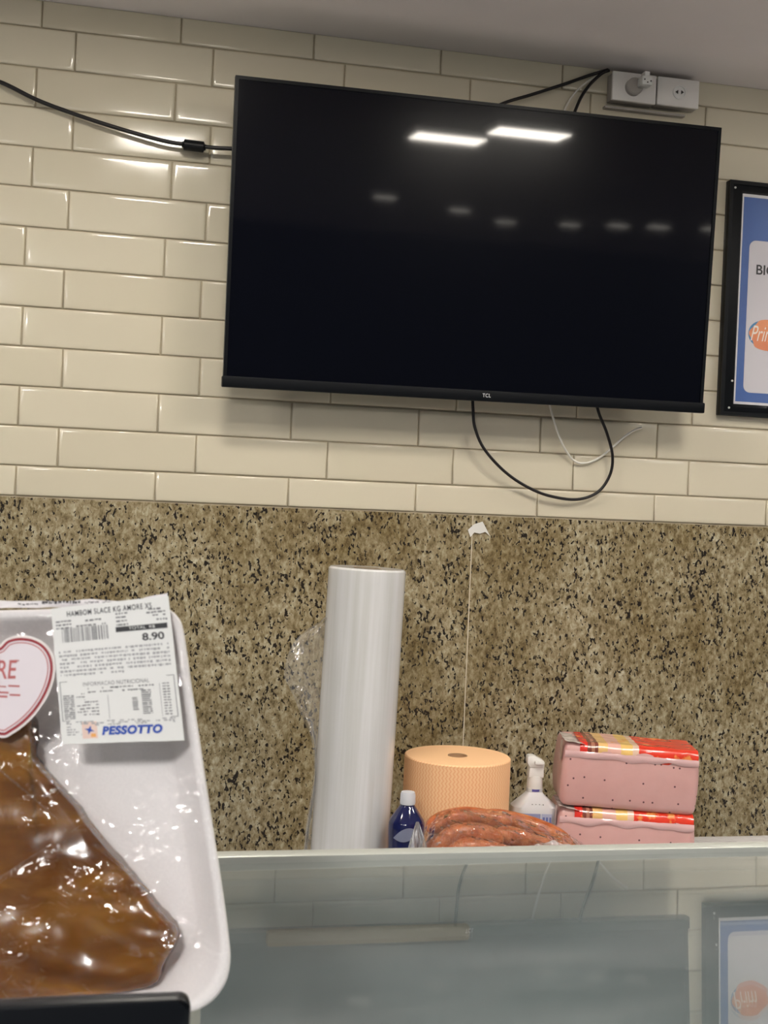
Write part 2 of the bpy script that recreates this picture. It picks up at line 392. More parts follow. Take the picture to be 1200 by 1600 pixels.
# ------------------------------------------------------------------ framed poster
PY = -.022
p00 = at(1128, 648, PY); p01 = at(1139, 280, PY)
PXc = (p00.x+p01.x)/2; PW, PH = .36, p01.z-p00.z
po = thing('framed_poster', 'blue and white poster in a black frame at the right edge', 'poster', (PXc, -.0034, p00.z), (0, 0, 0))
mobj('backing_board', boxm(0, PW, -.016, 0, 0, PH, .001), M['black'], po)
pin = frame_mesh(0, PW, 0, PH, .0075, -.0186, -.014); mobj('frame', pin, M['black'], po)
def L2(px, py):
    q = at(px, py, -.0204); return Vector((q.x-PXc, q.z-p00.z))
a = L2(1150, 631); b = L2(1157, 302); ax = (a.x+b.x)/2
psh = mobj('poster_sheet', boxm(ax, PW-.022, -.0172, -.016, a.y, b.y), mat('poster_paper', (.66, .65, .68), .4), po)
mobj('blue_field', boxm(ax+.003, PW-.025, -.0174, -.017, a.y+.005, b.y-.006), M['pblue'], psh)
def rrect(x0, x1, z0, z1, r, n=6):
    out = []
    for cx_, cz_, s in ((x1-r, z0+r, -90), (x1-r, z1-r, 0), (x0+r, z1-r, 90), (x0+r, z0+r, 180)):
        for k in range(n+1):
            t_ = math.radians(s+90*k/n); out.append((cx_+r*math.cos(t_), cz_+r*math.sin(t_)))
    return out
c1 = L2(1163, 613); c2 = L2(1169, 375)
mobj('white_panel', prism(rrect((c1.x+c2.x)/2, PW-.035, c1.y, c2.y, .014), -.0177, -.0173), M['pwhite'], psh)
e = L2(1196, 524)
mobj('blue_ring', prism([(e.x-.008+.030*math.cos(k*math.pi/20), e.y+.002+.026*math.sin(k*math.pi/20)) for k in range(40)], -.0179, -.0176), mat('poster_light_blue', (.06, .22, .45), .4), psh)
mobj('orange_badge', prism([(e.x+.004+.038*math.cos(k*math.pi/20)+.003*math.sin(k*.9), e.y+.031*math.sin(k*math.pi/20)) for k in range(40)], -.0181, -.0178), M['porange'], psh)
g = L2(1204, 351)
mobj('gold_emblem', prism([(g.x+.012+.017*math.cos(k*math.pi/12), g.y+.010*math.sin(k*math.pi/12)) for k in range(24)], -.0179, -.0176), M['gold'], psh)
tm = text_mesh('BIO', .015); q0 = L2(1181, 429); q1 = L2(1211, 416)
for v in tm.vertices: v.co = (q0.x+v.co.x*(q1.x-q0.x)*1.05, -.0182, q0.y+v.co.z*(q1.y-q0.y))
mobj('poster_text', tm, M['ink'], psh)
tm = text_mesh('Prim', 0, .35); q0 = L2(1172, 532); q1 = L2(1206, 513)
for v in tm.vertices: v.co = (q0.x+v.co.x*(q1.x-q0.x)*1.1, -.0186, q0.y+v.co.z*(q1.y-q0.y)*1.1)
mobj('badge_text', tm, mat('cream_ink', (.85, .75, .68), .5), psh)
for px, py in ((1139, 637), (1149, 293), (1144, 595)):
    s = L2(px, py); mobj('screw', lathe([(.0022, 0), (.0022, .0012), (.0012, .0018)], 12), M['steel'], po, (s.x, -.0165, s.y), (math.pi/2, 0, 0))
# clear sleeve with a wrinkled lower edge
def sheet(name, nx, nz, fn, sm=True):
    v = [fn(i/nx, j/nz) for j in range(nz+1) for i in range(nx+1)]
    f = [(j*(nx+1)+i, j*(nx+1)+i+1, (j+1)*(nx+1)+i+1, (j+1)*(nx+1)+i) for j in range(nz) for i in range(nx)]
    me = bpy.data.meshes.new(name); me.from_pydata([tuple(a) for a in v], [], f); me.update()
    return smooth(me) if sm else me
M['sleeve'] = film_mat('clear_sleeve', .35, .01, rough=.22, bs=.10, bscale=14, bdist=.003)
def slv(s, t_):
    wz = .0006*math.sin(s*9+t_*4)+max(0, .14-t_)*.03*noise.noise((s*16, t_*30, 2))
    return (ax-.004+s*(PW-.02-ax), -.0192-abs(wz), a.y-.006+t_*(b.y-a.y+.01))
mobj('clear_sleeve', sheet('sleeve', 40, 60, slv), M['sleeve'], po)

# ------------------------------------------------------------------ torn paper on the granite
q = at(748, 828, -.006)
poly = [at(*p, -.006)-q for p in ((731, 828), (741, 819), (754, 815), (766, 838), (758, 831), (750, 834), (741, 832), (735, 839))]
tag(mobj('paper_scrap', prism([(p.x, p.z) for p in poly], -.0004, .0004), mat('white_paper', (.75, .74, .71), .6), None, q), 'torn white paper scrap stuck on the granite seam', 'paper')

# ------------------------------------------------------------------ rear work counter
BZ = CAM.z-.695
wc = thing('work_counter', 'long rear work counter carrying rolls and food along the granite', 'counter', (0.8, -.3, 0))
mobj('worktop', boxm(-1.5, 1.5, -.32, .293, BZ-.03, BZ, .003), mat('worktop_steel', (.5, .5, .5), .4, metal=.4), wc)
mobj('base_cabinet', boxm(-1.48, 1.48, -.28, .29, 0, BZ-.03, .003), mat('cabinet_white', (.6, .6, .58), .4), wc)

# film roll
top = at(574, 888, -.30); bot = at(545, 1340, -.30); ax_ = (top-bot).normalized()
base = bot+ax_*((BZ-bot.z)/ax_.z); RL = (top-base).length; RR = .0632
fr = thing('stretch_film_roll', 'tall translucent white roll of plastic film standing upright on the counter', 'film roll', base+Vector((0, 0, .001)), (math.asin(-ax_.y), math.atan2(ax_.x, ax_.z), 0))
m = mat('stretch_film', (.66, .66, .67), .16, spec=.6, coat=.5, coat_r=.10, sss=.3, sss_r=(.02, .02, .02)); N, L, b_ = nt(m)
mp = N.new('ShaderNodeMapping'); mp.inputs['Scale'].default_value = (1, 1, .03); L.new(objco(N), mp.inputs[0])
n = noise_n(N, L, 55, 4, .6, mp.outputs[0]); r_ = ramp(N, L, n.outputs[0], [(.3, (.58, .58, .57)), (.7, (.71, .71, .73))]); L.new(r_.outputs[0], b_.inputs['Base Color'])
bump(N, L, b_, n.outputs[0], .06, .01); M['stretch'] = m
roll = mobj('film_winding', lathe([(.022, RL-.001), (RR-.003, RL), (RR, RL-.003), (RR, RL*.66), (RR+.0003, RL*.655), (RR, RL*.3), (RR, .002), (.022, 0)], 64, cap=False), m, fr)
mobj('paper_core', lathe([(.022, 0), (.022, RL-.002), (.0235, RL+.0005), (.019, RL+.0005), (.018, RL-.06), (.018, 0)], 32, cap=False), mat('cardboard_core', (.30, .24, .17), .8), fr)
M['loosefilm'] = film_mat('loose_film', 3.2, .10, rough=.12, bs=.6, bscale=45, bdist=.01, stretch=(1, 1, .35))
# loose end of the film on the left flank
inv = Matrix.Translation(fr.location) @ fr.rotation_euler.to_matrix().to_4x4(); inv = inv.inverted()
edgeL = [(507, 965), (499, 972), (478, 985), (455, 1010), (444, 1052), (452, 1075), (460, 1090), (468, 1112), (478, 1135), (487, 1160), (490, 1200), (486, 1240), (478, 1290), (474, 1345)]
edgeR = [(520, 960), (519, 968), (516, 985), (515, 1010), (514, 1040), (512, 1068), (511, 1090), (510, 1112), (508, 1135), (507, 1160), (504, 1200), (502, 1240), (498, 1290), (494, 1345)]
EL = crom([Vector((a, b, 0)) for a, b in edgeL], 5); ER = crom([Vector((a, b, 0)) for a, b in edgeR], 5)
def lf(s, t_):
    i = min(int(t_*(len(EL)-1)+.5), len(EL)-1); p = EL[i].lerp(ER[i], s)
    Y = -.30+.012*noise.noise((s*3, t_*14, 1))*(1-s*.8)+.012*math.sin(s*7+t_*5)*(1-s)-.01*(1-s)
    return inv @ at(p.x, p.y, Y)
mobj('loose_film', sheet('loose', 14, len(EL)-1, lf), M['loosefilm'], fr)

# orange cloth roll
oc = at(715, 1180, -.25); ow = (at(796, 1180, -.25)-at(634, 1180, -.25)).length/2*.985; OH = oc.z-BZ
ro = thing('cloth_roll', 'wide peach-orange roll of zigzag patterned cleaning cloth behind the sausages', 'cloth roll', (oc.x, -.25, BZ), (0, 0, 0))
m = mat('orange_cloth', (.80, .43, .22), .8); N, L, b_ = nt(m)
tc = N.new('ShaderNodeUVMap').outputs[0] if False else None
# zigzag: stripes in angle displaced by a triangle wave along the height
geo = objco(N); sx = N.new('ShaderNodeSeparateXYZ'); L.new(geo, sx.inputs[0])
def mth(op, a, b=None, c=None):
    n = N.new('ShaderNodeMath'); n.operation = op
    for i, x in enumerate((a, b, c)):
        if x is None: continue
        if hasattr(x, 'links'): L.new(x, n.inputs[i])
        else: n.inputs[i].default_value = x
    return n.outputs[0]
ang = mth('ARCTAN2', sx.outputs[1], sx.outputs[0])
arc = mth('MULTIPLY', ang, ow)
zz = mth('PINGPONG', sx.outputs[2], .0042)
ph = mth('ADD', arc, mth('MULTIPLY', zz, .75))
fr_ = mth('FRACT', mth('MULTIPLY', ph, 1/.0062))
st = mth('ABSOLUTE', mth('SUBTRACT', fr_, .5))
rad = mth('LENGTH' if False else 'SQRT', mth('ADD', mth('MULTIPLY', sx.outputs[0], sx.outputs[0]), mth('MULTIPLY', sx.outputs[1], sx.outputs[1])))
side = mth('GREATER_THAN', rad, ow*.985)
k_ = mth('MULTIPLY', mth('LESS_THAN', st, .17), side)
L.new(mix(N, L, k_, (.97, .60, .33), (.90, .46, .235)), b_.inputs['Base Color']); M['cloth'] = m
mobj('cloth_winding', lathe([(.0, 0), (ow, 0), (ow, OH-.002), (ow-.002, OH), (.017, OH-.0005), (.0165, OH-.03), (0, OH-.03)], 72, cap=False), m, ro)
mobj('core_opening', lathe([(.0167, OH-.028), (.0167, OH+.0002), (.0155, OH+.0002), (.0155, OH-.028)], 32, cap=False), mat('core_shade', (.45, .27, .15), .8), ro)

# blue bottle
bc = at(635, 1300, -.375); br_ = (at(662, 1300, -.375)-at(606, 1300, -.375)).length/2
zt = at(635, 1237, -.375).z; zc = at(635, 1256, -.375).z; zs = at(635, 1283, -.375).z
bo = thing('blue_bottle', 'small dark blue plastic bottle with a white ribbed cap beside the film roll', 'bottle', (bc.x, -.375, BZ), (0, 0, 0))
cr = (at(647, 1250, -.375)-at(623.5, 1250, -.375)).length/2
M['blueb'] = mat('dark_blue_plastic', (.005, .008, .065), .10, spec=.6, coat=.4)
pr = [(0.01, 0), (br_*.92, 0), (br_, .006)]
h0 = zs-BZ
for k in range(8): pr += [(br_-(.0012 if k % 2 else 0), .02+k*(h0-.05)/8)]
pr += [(br_, h0-.012), (br_*.985, h0-.002), (br_*.90, h0+.004), (cr*1.02, zc-BZ-.003), (cr*.88, zc-BZ-.001), (cr*.82, zc-BZ+.01)]
mobj('bottle_body', lathe(pr, 40, ang=50), M['blueb'], bo)
n_ = 40; v, f = [], []
capz = [(cr*.98, zc-BZ), (cr, zc-BZ+.002), (cr*.97, zt-BZ-.004), (cr*.86, zt-BZ), (cr*.5, zt-BZ+.0004)]
for r, z in capz:
    for i in range(n_):
        a_ = 2*math.pi*i/n_; rr = r*(1-(.035 if i % 2 else 0)); v.append((rr*math.cos(a_), rr*math.sin(a_), z))
for k in range(len(capz)-1):
    for i in range(n_):
        j = (i+1) % n_; f.append((k*n_+i, k*n_+j, (k+1)*n_+j, (k+1)*n_+i))
f.append(tuple((len(capz)-1)*n_+i for i in range(n_)))
mobj('cap', pydata('cap', v, f, True, 60), mat('cap_white', (.62, .63, .68), .4), bo)
# leaf-shaped label on the front of the shoulder
lv, lf_ = [], []
dirc = math.atan2(CAM.y+.375, CAM.x-bc.x)
for j in range(9):
    for i in range(13):
        s, u = i/12, j/8; hgt = .021*math.sin(math.pi*s)*(u-.45)+.012*(s-.5)
        a_ = dirc-.75+1.5*s; z = h0-.016+hgt
        r = br_+.0006 if z < h0-.004 else br_*.985+.001-(z-h0+.004)*.55
        lv.append((r*math.cos(a_), r*math.sin(a_), z))
for j in range(8):
    for i in range(12): lf_.append((j*13+i, j*13+i+1, (j+1)*13+i+1, (j+1)*13+i))
mobj('leaf_label', pydata('leaf', lv, lf_, True), mat('grey_blue_label', (.20, .22, .32), .4), bo)

# white spray bottle
SY = -.20
sc = at(833, 1280, SY); sw = (at(869, 1270, SY)-at(798, 1270, SY)).length/2
def zz_(py): return at(833, py, SY).z-BZ
sb = thing('spray_bottle', 'white plastic dispenser bottle with a white pump nozzle behind the sausages', 'bottle', (sc.x, SY, BZ), (0, 0, -.15))
M['swhite'] = mat('milky_plastic', (.72, .72, .74), .3, sss=.1)
def oval_loft(secs, n=40):
    v, f = [], []
    for a_, b_, z in secs:
        for i in range(n):
            t_ = 2*math.pi*i/n; c_, s_ = math.cos(t_), math.sin(t_); e_ = .62
            v.append((a_*abs(c_)**e_*(1 if c_ >= 0 else -1), b_*abs(s_)**e_*(1 if s_ >= 0 else -1), z))
    for k in range(len(secs)-1):
        for i in range(n):
            j = (i+1) % n; f.append((k*n+i, k*n+j, (k+1)*n+j, (k+1)*n+i))
    f.append(tuple(range(n-1, -1, -1))); f.append(tuple((len(secs)-1)*n+i for i in range(n)))
    return pydata('loft', v, f, True, 24)
body = mobj('bottle_body', oval_loft([(sw*.95, .024, 0), (sw, .026, .006), (sw, .026, zz_(1266)), (sw*.96, .025, zz_(1258)), (sw*.40, .015, zz_(1240)), (sw*.33, .0125, zz_(1236)), (sw*.33, .0125, zz_(1230))]), M['swhite'], sb)
mobj('blue_ring', lathe([(.0139, zz_(1234.6)), (.0139, zz_(1231))], 32), mat('violet_blue', (.12, .11, .42), .4), sb)
pxm = sw/35.5
def hx(px): return (px-833)*pxm
mobj('collar', lathe([(.0138, zz_(1231.5)), (.0140, zz_(1230)), (.0132, zz_(1213)), (.0128, zz_(1211))], 32), M['white'], sb)
mobj('pump_head', prism([(hx(x_), zz_(y_)) for x_, y_ in ((821.5, 1213), (823.2, 1197), (844.2, 1197), (844.5, 1213))], -.0115, .0115, bev=.002), M['white'], sb)
mobj('trigger_top', prism([(hx(x_), zz_(y_)) for x_, y_ in ((823.2, 1198), (821.5, 1195.5), (819, 1190), (819.4, 1181), (822, 1179.4), (829.5, 1179.2), (844.4, 1187.5), (844.8, 1192), (844.2, 1198))], -.0125, .010, bev=.0016), M['white'], sb)
mobj('nozzle', boxm(hx(829), hx(843.5), -.020, -.008, zz_(1192), zz_(1186.5), .002), M['white'], sb)
mobj('label', boxm(-sw*.93, sw*.18, -.0268, -.0262, zz_(1300), zz_(1266), .0002, 1), mat('lavender_label', (.30, .31, .52), .5), sb)
lb2 = mobj('label', boxm(sw*.22, sw*.66, -.0268, -.0262, zz_(1300), zz_(1266), .0002, 1), mat('pale_blue_label', (.46, .49, .66), .5), sb)
for k in range(3): mobj('print_block', boxm(sw*(.27+.14*k), sw*(.36+.13*k), -.0272, -.0268, zz_(1282+3*k), zz_(1271)), mat('label_blue_print', (.15, .18, .45), .5), lb2)
for k in range(7): mobj('print_mark', boxm(-.008+.0032*k, -.0058+.0032*k, -.0222, -.0215, zz_(1254.5), zz_(1252+(k % 2))), M['inkg'], sb)

# sausage pack
SP = -.44
sg = at(760, 1340, SP)
sa = thing('sausage_pack', 'clear plastic bag of orange-brown smoked sausages in front of the cloth roll', 'sausages', (sg.x, SP, BZ), (0, 0, 0))
m = mat('smoked_sausage', (.42, .10, .025), .32, spec=.5, coat=.3, coat_r=.15, sss=.1, sss_r=(.006, .002, .001))
noisy(m, 70, [(.25, (.27, .052, .014)), (.5, (.47, .118, .030)), (.75, (.62, .21, .07))], .5, .006); M['sausage'] = m
def S(px, py, Y): return at(px, py, Y)-Vector((sg.x, SP, BZ))
def sausage(pts, r):
    P = [S(*p) for p in pts]
    def rr(t_): return r*max(.12, min(1, (1-abs(2*t_-1)**5.5)))*(1+.05*math.sin(t_*11+pts[0][0]))
    mobj('sausage', tube(P, rr, 16, 'sausage', 8), M['sausage'], sa)
sausage([(668, 1298, -.47), (690, 1284, -.45), (725, 1278, -.44), (765, 1281, -.43), (800, 1286, -.43)], .0165)
sausage([(735, 1282, -.40), (775, 1280, -.39), (815, 1287, -.39), (855, 1302, -.40), (895, 1316, -.41)], .0165)
sausage([(772, 1300, -.475), (805, 1308, -.48), (835, 1314, -.48), (866, 1320, -.475)], .0145)
sausage([(676, 1336, -.50), (700, 1312, -.50), (730, 1302, -.495), (760, 1305, -.49), (786, 1318, -.485)], .0165)
sausage([(690, 1345, -.51), (720, 1328, -.515), (752, 1326, -.515), (790, 1338, -.51), (820, 1345, -.50)], .016)
sausage([(812, 1306, -.445), (845, 1314, -.44), (878, 1322, -.44), (900, 1326, -.44)], .0145)
sausage([(668, 1310, -.43), (690, 1322, -.44), (740, 1330, -.44), (800, 1336, -.44)], .016)
sausage([(690, 1372, -.46), (740, 1368, -.46), (800, 1370, -.46), (860, 1372, -.46)], .018)
sausage([(690, 1372, -.42), (740, 1368, -.42), (800, 1370, -.42), (870, 1372, -.42)], .018)
sausage([(690, 1362, -.50), (740, 1360, -.50), (800, 1362, -.50), (860, 1366, -.50)], .018)
sausage([(690, 1402, -.45), (740, 1400, -.45), (800, 1400, -.45), (860, 1402, -.45)], .018)
sausage([(690, 1398, -.49), (740, 1396, -.49), (800, 1396, -.49), (860, 1398, -.49)], .018)
# lumps of the film over the sausages
M['bag'] = film_mat('bag_film', 1.7, .02, rough=.06, bs=.45, bscale=34, bdist=.02)
C0 = [(662, 1298), (668, 1285), (690, 1268), (725, 1263), (765, 1266), (805, 1270), (850, 1288), (885, 1303), (908, 1316), (915, 1326)]
CT = crom([Vector((a, b, 0)) for a, b in C0], 6)
def bagf(s, t_):
    i = min(int(s*(len(CT)-1)+.5), len(CT)-1); p = CT[i]
    py = p.y+t_*(1372-p.y); px = p.x+(p.x-785)*.12*t_
    Y = -.455-.108*math.sin(min(1, t_*1.25)*math.pi/2)+.010*noise.noise((s*18, t_*9, 5))+.002*noise.noise((s*30, t_*16, 8))
    return S(px, py, Y)
mobj('plastic_bag', sheet('bag', 110, 44, bagf), M['bag'], sa)
M['tail'] = film_mat('bag_tail_film', 2.4, .40, rough=.14, bs=.8, bscale=40, bdist=.02, stretch=(1, 1, .3))
def tailf(s, t_):
    px = 652+(-22+46*s)*t_**.9+(s-.5)*4; py = 1284+t_*76
    Y = -.50-.02*math.sin(s*math.pi*2.3)*t_-.02*t_+.008*noise.noise((s*5, t_*4, 9))
    return S(px, py, Y)
mobj('bag_tail', sheet('tail', 20, 20, tailf), M['tail'], sa)
def skirt(s, t_):
    px = 800+130*s; py = 1345-t_*(8+22*math.sin(math.pi*min(1, s*1.05))**.8)+5*noise.noise((s*9, 0, 3))*t_
    Y = -.545+.03*t_+.010*noise.noise((s*10, t_*3, 6))
    return S(px, py, Y)
mobj('bag_fold', sheet('fold', 40, 8, skirt), M['tail'], sa)

# pink loaves
def loaf_material():
    m = mat('pink_loaf', (.66, .33, .32), .38, spec=.5, coat=.25, coat_r=.2, sss=.12, sss_r=(.01, .004, .003)); N, L, b = nt(m)
    v = objco(N); n = noise_n(N, L, 14, 4, .6, v); c = ramp(N, L, n.outputs[0], [(.3, (.64, .36, .34)), (.7, (.71, .42, .40))]).outputs[0]
    vo = node(N, 'ShaderNodeTexVoronoi', Scale=62.0, Randomness=1.0); sx_ = N.new('ShaderNodeSeparateXYZ'); cx_ = N.new('ShaderNodeCombineXYZ'); L.new(v, sx_.inputs[0]); L.new(sx_.outputs[0], cx_.inputs[0]); L.new(sx_.outputs[2], cx_.inputs[1]); vo.voronoi_dimensions = '2D'; L.new(cx_.outputs[0], vo.inputs['Vector'])
    near_ = ramp(N, L, vo.outputs['Distance'], [(.07, (1, 1, 1)), (.13, (0, 0, 0))])
    se = ramp(N, L, vo.outputs['Color'], [(.0, (1, 1, 1)), (.30, (0, 0, 0))], 'CONSTANT')
    k = mix(N, L, 1.0, near_.outputs[0], se.outputs[0], 'MULTIPLY')
    L.new(mix(N, L, k, c, (.10, .035, .045)), b.inputs['Base Color']); bump(N, L, b, n.outputs[0], .12, .006); return m
M['loaf'] = loaf_material()
def loaf_label_mat():
    m = mat('red_printed_film', (.6, .03, .02), .25, coat=.4); N, L, b = nt(m)
    sx = N.new('ShaderNodeSeparateXYZ'); L.new(N.new('ShaderNodeTexCoord').outputs['Generated'], sx.inputs[0])
    n = noise_n(N, L, 45, 3, .6, objco(N)); ad = N.new('ShaderNodeMath'); ad.operation = 'MULTIPLY_ADD'; ad.inputs[1].default_value = .03; L.new(n.outputs[0], ad.inputs[0]); L.new(sx.outputs[0], ad.inputs[2])
    r = ramp(N, L, ad.outputs[0], [(0, (.72, .03, .02)), (.075, (.20, .05, .035)), (.11, (.42, .18, .12)), (.14, (.20, .05, .035)), (.165, (.80, .50, .20)), (.25, (.80, .45, .38)), (.36, (.85, .55, .18)), (.46, (.80, .56, .42)), (.51, (.78, .045, .02))], 'CONSTANT')
    n2 = noise_n(N, L, 28, 3, .6, objco(N)); k = ramp(N, L, n2.outputs[0], [(.60, (0, 0, 0)), (.66, (1, 1, 1))])
    L.new(mix(N, L, k.outputs[0], r.outputs[0], (.85, .30, .08)), b.inputs['Base Color']); return m
M['loaflab'] = loaf_label_mat()
M['wrap'] = mat('pink_wrapper', (.66, .42, .42), .25, coat=.5)
def loaf(name, pl, pr, ptop, LH, D, roll, label, seed):
    a = at(*pl); b = at(*pr); ln = (b-a).length; c = (a+b)/2; yaw = math.atan2(b.y-a.y, b.x-a.x)
    t = thing(name, label, 'loaf', (c.x, c.y, ptop-LH), (0, roll, yaw), 'pink loaves stacked on the counter')
    bm = bmesh.new(); bmesh.ops.create_cube(bm, size=1)
    for v in bm.verts: v.co = Vector((v.co.x*ln, D/2+v.co.y*D, LH/2+v.co.z*LH))
    bmesh.ops.bevel(bm, geom=list(bm.edges), offset=.011, segments=3, profile=.55, affect='EDGES')
    bmesh.ops.triangulate(bm, faces=[f for f in bm.faces if len(f.verts) > 4])
    bmesh.ops.subdivide_edges(bm, edges=[e for e in bm.edges if e.calc_length() > .02], cuts=7, use_grid_fill=True)
    for v in bm.verts:
        q = v.co; bow = .004*math.sin(math.pi*min(1, max(0, q.z/LH)))
        d = Vector((math.copysign(1, q.x) if abs(q.x) > ln*.42 else 0, -1 if q.y < .015 else 0, 0))
        v.co += d*bow+.0016*Vector(noise.noise_vector((q.x*22+seed, q.y*22, q.z*22)))
    me = bpy.data.meshes.new('loaf'); bm.to_mesh(me); bm.free(); smooth(me, 60)
    mobj('loaf_body', me, M['loaf'], t)
    # printed sheet: over the top and a little down the front
    def lab(s, u):
        x = -ln*.39+s*ln*.885; arc_ = u*(D*.85+.017)
        dn = .015-.004*math.sin(s*6)-.006*max(0, s-.75)*4
        if arc_ < dn: y, z = -.0022-.0008*math.sin(s*20), LH-.006-(dn-arc_)
        else:
            k = arc_-dn; y, z = k-.0005, LH+.0022-max(0, .006-k)*.9
        return (x, y, z+.0009*noise.noise((s*9+seed, u*6, 1)))
    mobj('printed_label', sheet('label', 50, 24, lab), M['loaflab'], t)
    # folded wrapper edge below the label and at the end
    def fold(s, u):
        x = -ln*.5+s*ln; low = .024+.006*noise.noise((s*7+seed, 0, 4))
        return (x, -.0028-.0012*math.sin(u*math.pi)-.0035*math.sin(u*math.pi/2)*(.4+.4*noise.noise((s*8, 3, seed))), LH-.013-u*(low-.013))
    mobj('wrapper_fold', sheet('fold', 40, 6, fold), M['wrap'], t)
    def tab(s, u):
        x = -ln*.5-.003+s*(ln*.16); return (x, -.003+u*D*.7, LH+.0045-.006*s+.003*noise.noise((s*3, u*5, seed)))
    mobj('wrapper_flap', sheet('flap', 10, 10, tab), mat('clear_wrapper', (.62, .55, .53), .22, coat=.5), t)
    mobj('wrapper_flap', sheet('flap', 8, 8, lambda s, u: (-ln*.5-.0045-.002*math.sin(u*3), -.001+s*.02, LH+.003-u*(.03+.008*s))), mat('clear_wrapper_side', (.62, .44, .42), .25, coat=.5), t)
LY0, LY1 = -.25, -.305
zt1 = at(985, 1172, -.28).z; zt2 = at(985, 1272, -.28).z
cz = CAM.z-.615
def crate(name, x, y, w, d, h, rz, label):
    t = thing(name, label, 'crate', (x, y, BZ), (0, 0, rz)); mw = M['white']
    mobj('base_plate', boxm(-w/2, w/2, -d/2, d/2, h-.005, h, .0015), mw, t)
    for s_ in (-1, 1):
        mobj('side', boxm(-w/2, w/2, s_*d/2-.003, s_*d/2+.003, 0, h-.004, .001), mw, t)
        mobj('end', boxm(s_*w/2-.003, s_*w/2+.003, -d/2, d/2, 0, h-.004, .001), mw, t)
lc = (at(873, 1270, LY0)+at(1083, 1285, LY1))/2
crate('plastic_crate', lc.x+.01, lc.y+.055, .21, .13, cz-BZ-.003, math.atan2(LY1-LY0, .24), 'upturned white plastic crate under the pink loaves')
crate('plastic_crate', sg.x+.012, -.465, .24, .15, CAM.z-.605-BZ, 0, 'upturned white plastic crate under the sausage bag')
loaf('pink_loaf', (873, 1270, LY0), (1083, 1285, LY1), zt2+.002, zt2+.002-cz, .12, .02, 'lower pink luncheon loaf with dark specks in torn red-printed wrapping', 3)
loaf('pink_loaf', (879, 1190, LY0), (1088, 1205, LY1), zt1+.004, zt1-zt2-.001, .12, .035, 'upper pink luncheon loaf with a bright red printed label on top', 11)

# wrapped white tray beside the loaves
wt = atz(1140, 1323, at(1140, 1312, -.13).z)
wz = at(1140, 1309, -.13).z; wx = at(1076, 1330, -.20).x
tt = thing('wrapped_tray', 'white film-wrapped foam tray lying right of the pink loaves', 'tray', (wx+.12, -.21, BZ), (0, 0, 0))
hh = wz-BZ
v, f = [], []
secs = [(.10, .065, 0), (.118, .085, hh-.003), (.120, .087, hh), (.115, .082, hh), (.10, .067, hh-.003)]
for a_, b_, z in secs:
    v += [(p[0], p[1], z) for p in rrect(-a_, a_, -b_, b_, .016)]
k_ = len(v)//len(secs)
for k in range(len(secs)-1):
    for i in range(k_):
        j = (i+1) % k_; f.append((k*k_+i, k*k_+j, (k+1)*k_+j, (k+1)*k_+i))
f += [tuple(range(k_-1, -1, -1)), tuple((len(secs)-1)*k_+i for i in range(k_))]
mobj('foam_tray', pydata('tray', v, f, True, 40), M['foam'], tt)
mobj('plastic_film', sheet('film', 40, 20, lambda s, u: (-.119+.238*s, -.086+.172*u, hh+.0012+.002*abs(noise.noise((s*14, u*9, 2))))), film_mat('tray_film', .35, .5, rough=.1, bs=.5, bscale=50, bdist=.01), tt)

# ------------------------------------------------------------------ display case
Y1 = CAM.y+.75
def gz(x, y):
    d = y-Y1; return CAM.z-.24504-.024686*d+.0379237/2*d*d+.0033*(x-CAM.x)
YF, YN, CX0, CX1 = CAM.y+.862, CAM.y+.26, -.75, 1.75
dc = thing('display_case', 'refrigerated display case with a flat glass top and pale rear rail', 'display case', (.5, (YF+YN)/2, 0))
def case(name, me, m, parent=None):
    o = mobj(name, me, m, parent or dc)
    if not parent: o.matrix_parent_inverse = Matrix.Translation(-Vector(dc.location))
    return o
nx, ny, th = 8, 40, .005
v, f = [], []
for s in (0, 1):
    for j in range(ny+1):
        for i in range(nx+1):
            x = CX0+(CX1-CX0)*i/nx; y = YN+(YF-YN)*j/ny; v.append((x, y, gz(x, y)-s*th))
o_ = (nx+1)*(ny+1)
for j in range(ny):
    for i in range(nx):
        a_ = j*(nx+1)+i; f += [(a_, a_+1, a_+nx+2, a_+nx+1), (o_+a_, o_+a_+nx+1, o_+a_+nx+2, o_+a_+1)]
for i in range(nx): f += [(i, o_+i, o_+i+1, i+1), (ny*(nx+1)+i, ny*(nx+1)+i+1, o_+ny*(nx+1)+i+1, o_+ny*(nx+1)+i)]
for j in range(ny): f += [(j*(nx+1), (j+1)*(nx+1), o_+(j+1)*(nx+1), o_+j*(nx+1)), (j*(nx+1)+nx, o_+j*(nx+1)+nx, o_+(j+1)*(nx+1)+nx, (j+1)*(nx+1)+nx)]
m = film_mat('case_glass', 1.6, .02, (.93, .955, .955), rough=.012); M['glass'] = smudge(m, .01, .11)
case('glass_top', pydata('glass', v, f, True, 40), m)
zf = gz(.5, YF)
rl = boxm(CX0, CX1, -.005, .010, -.012, .0045, .0012); 
ra = case('rear_rail', rl, M['steel']); ra.location = (0, YF, zf)
case('rear_panel', boxm(CX0, CX1, YF-.004, YF+.008, zf-.75, zf-.012), noisy(mat('rear_door_grey', (.45, .48, .475), .3), 9, [(.3, (.37, .415, .415)), (.7, (.49, .535, .535))]))
case('rear_batten', boxm(at(418, 1460, YF-.012).x, at(735, 1460, YF-.012).x, YF-.012, YF-.004, at(570, 1476, YF-.012).z, at(570, 1452, YF-.012).z, .002), mat('beige_batten', (.56, .50, .40), .5))
case('deck', boxm(CX0, CX1, YN+.01, YF-.004, zf-.40, zf-.38), mat('deck_steel', (.6, .6, .6), .4, metal=.3))
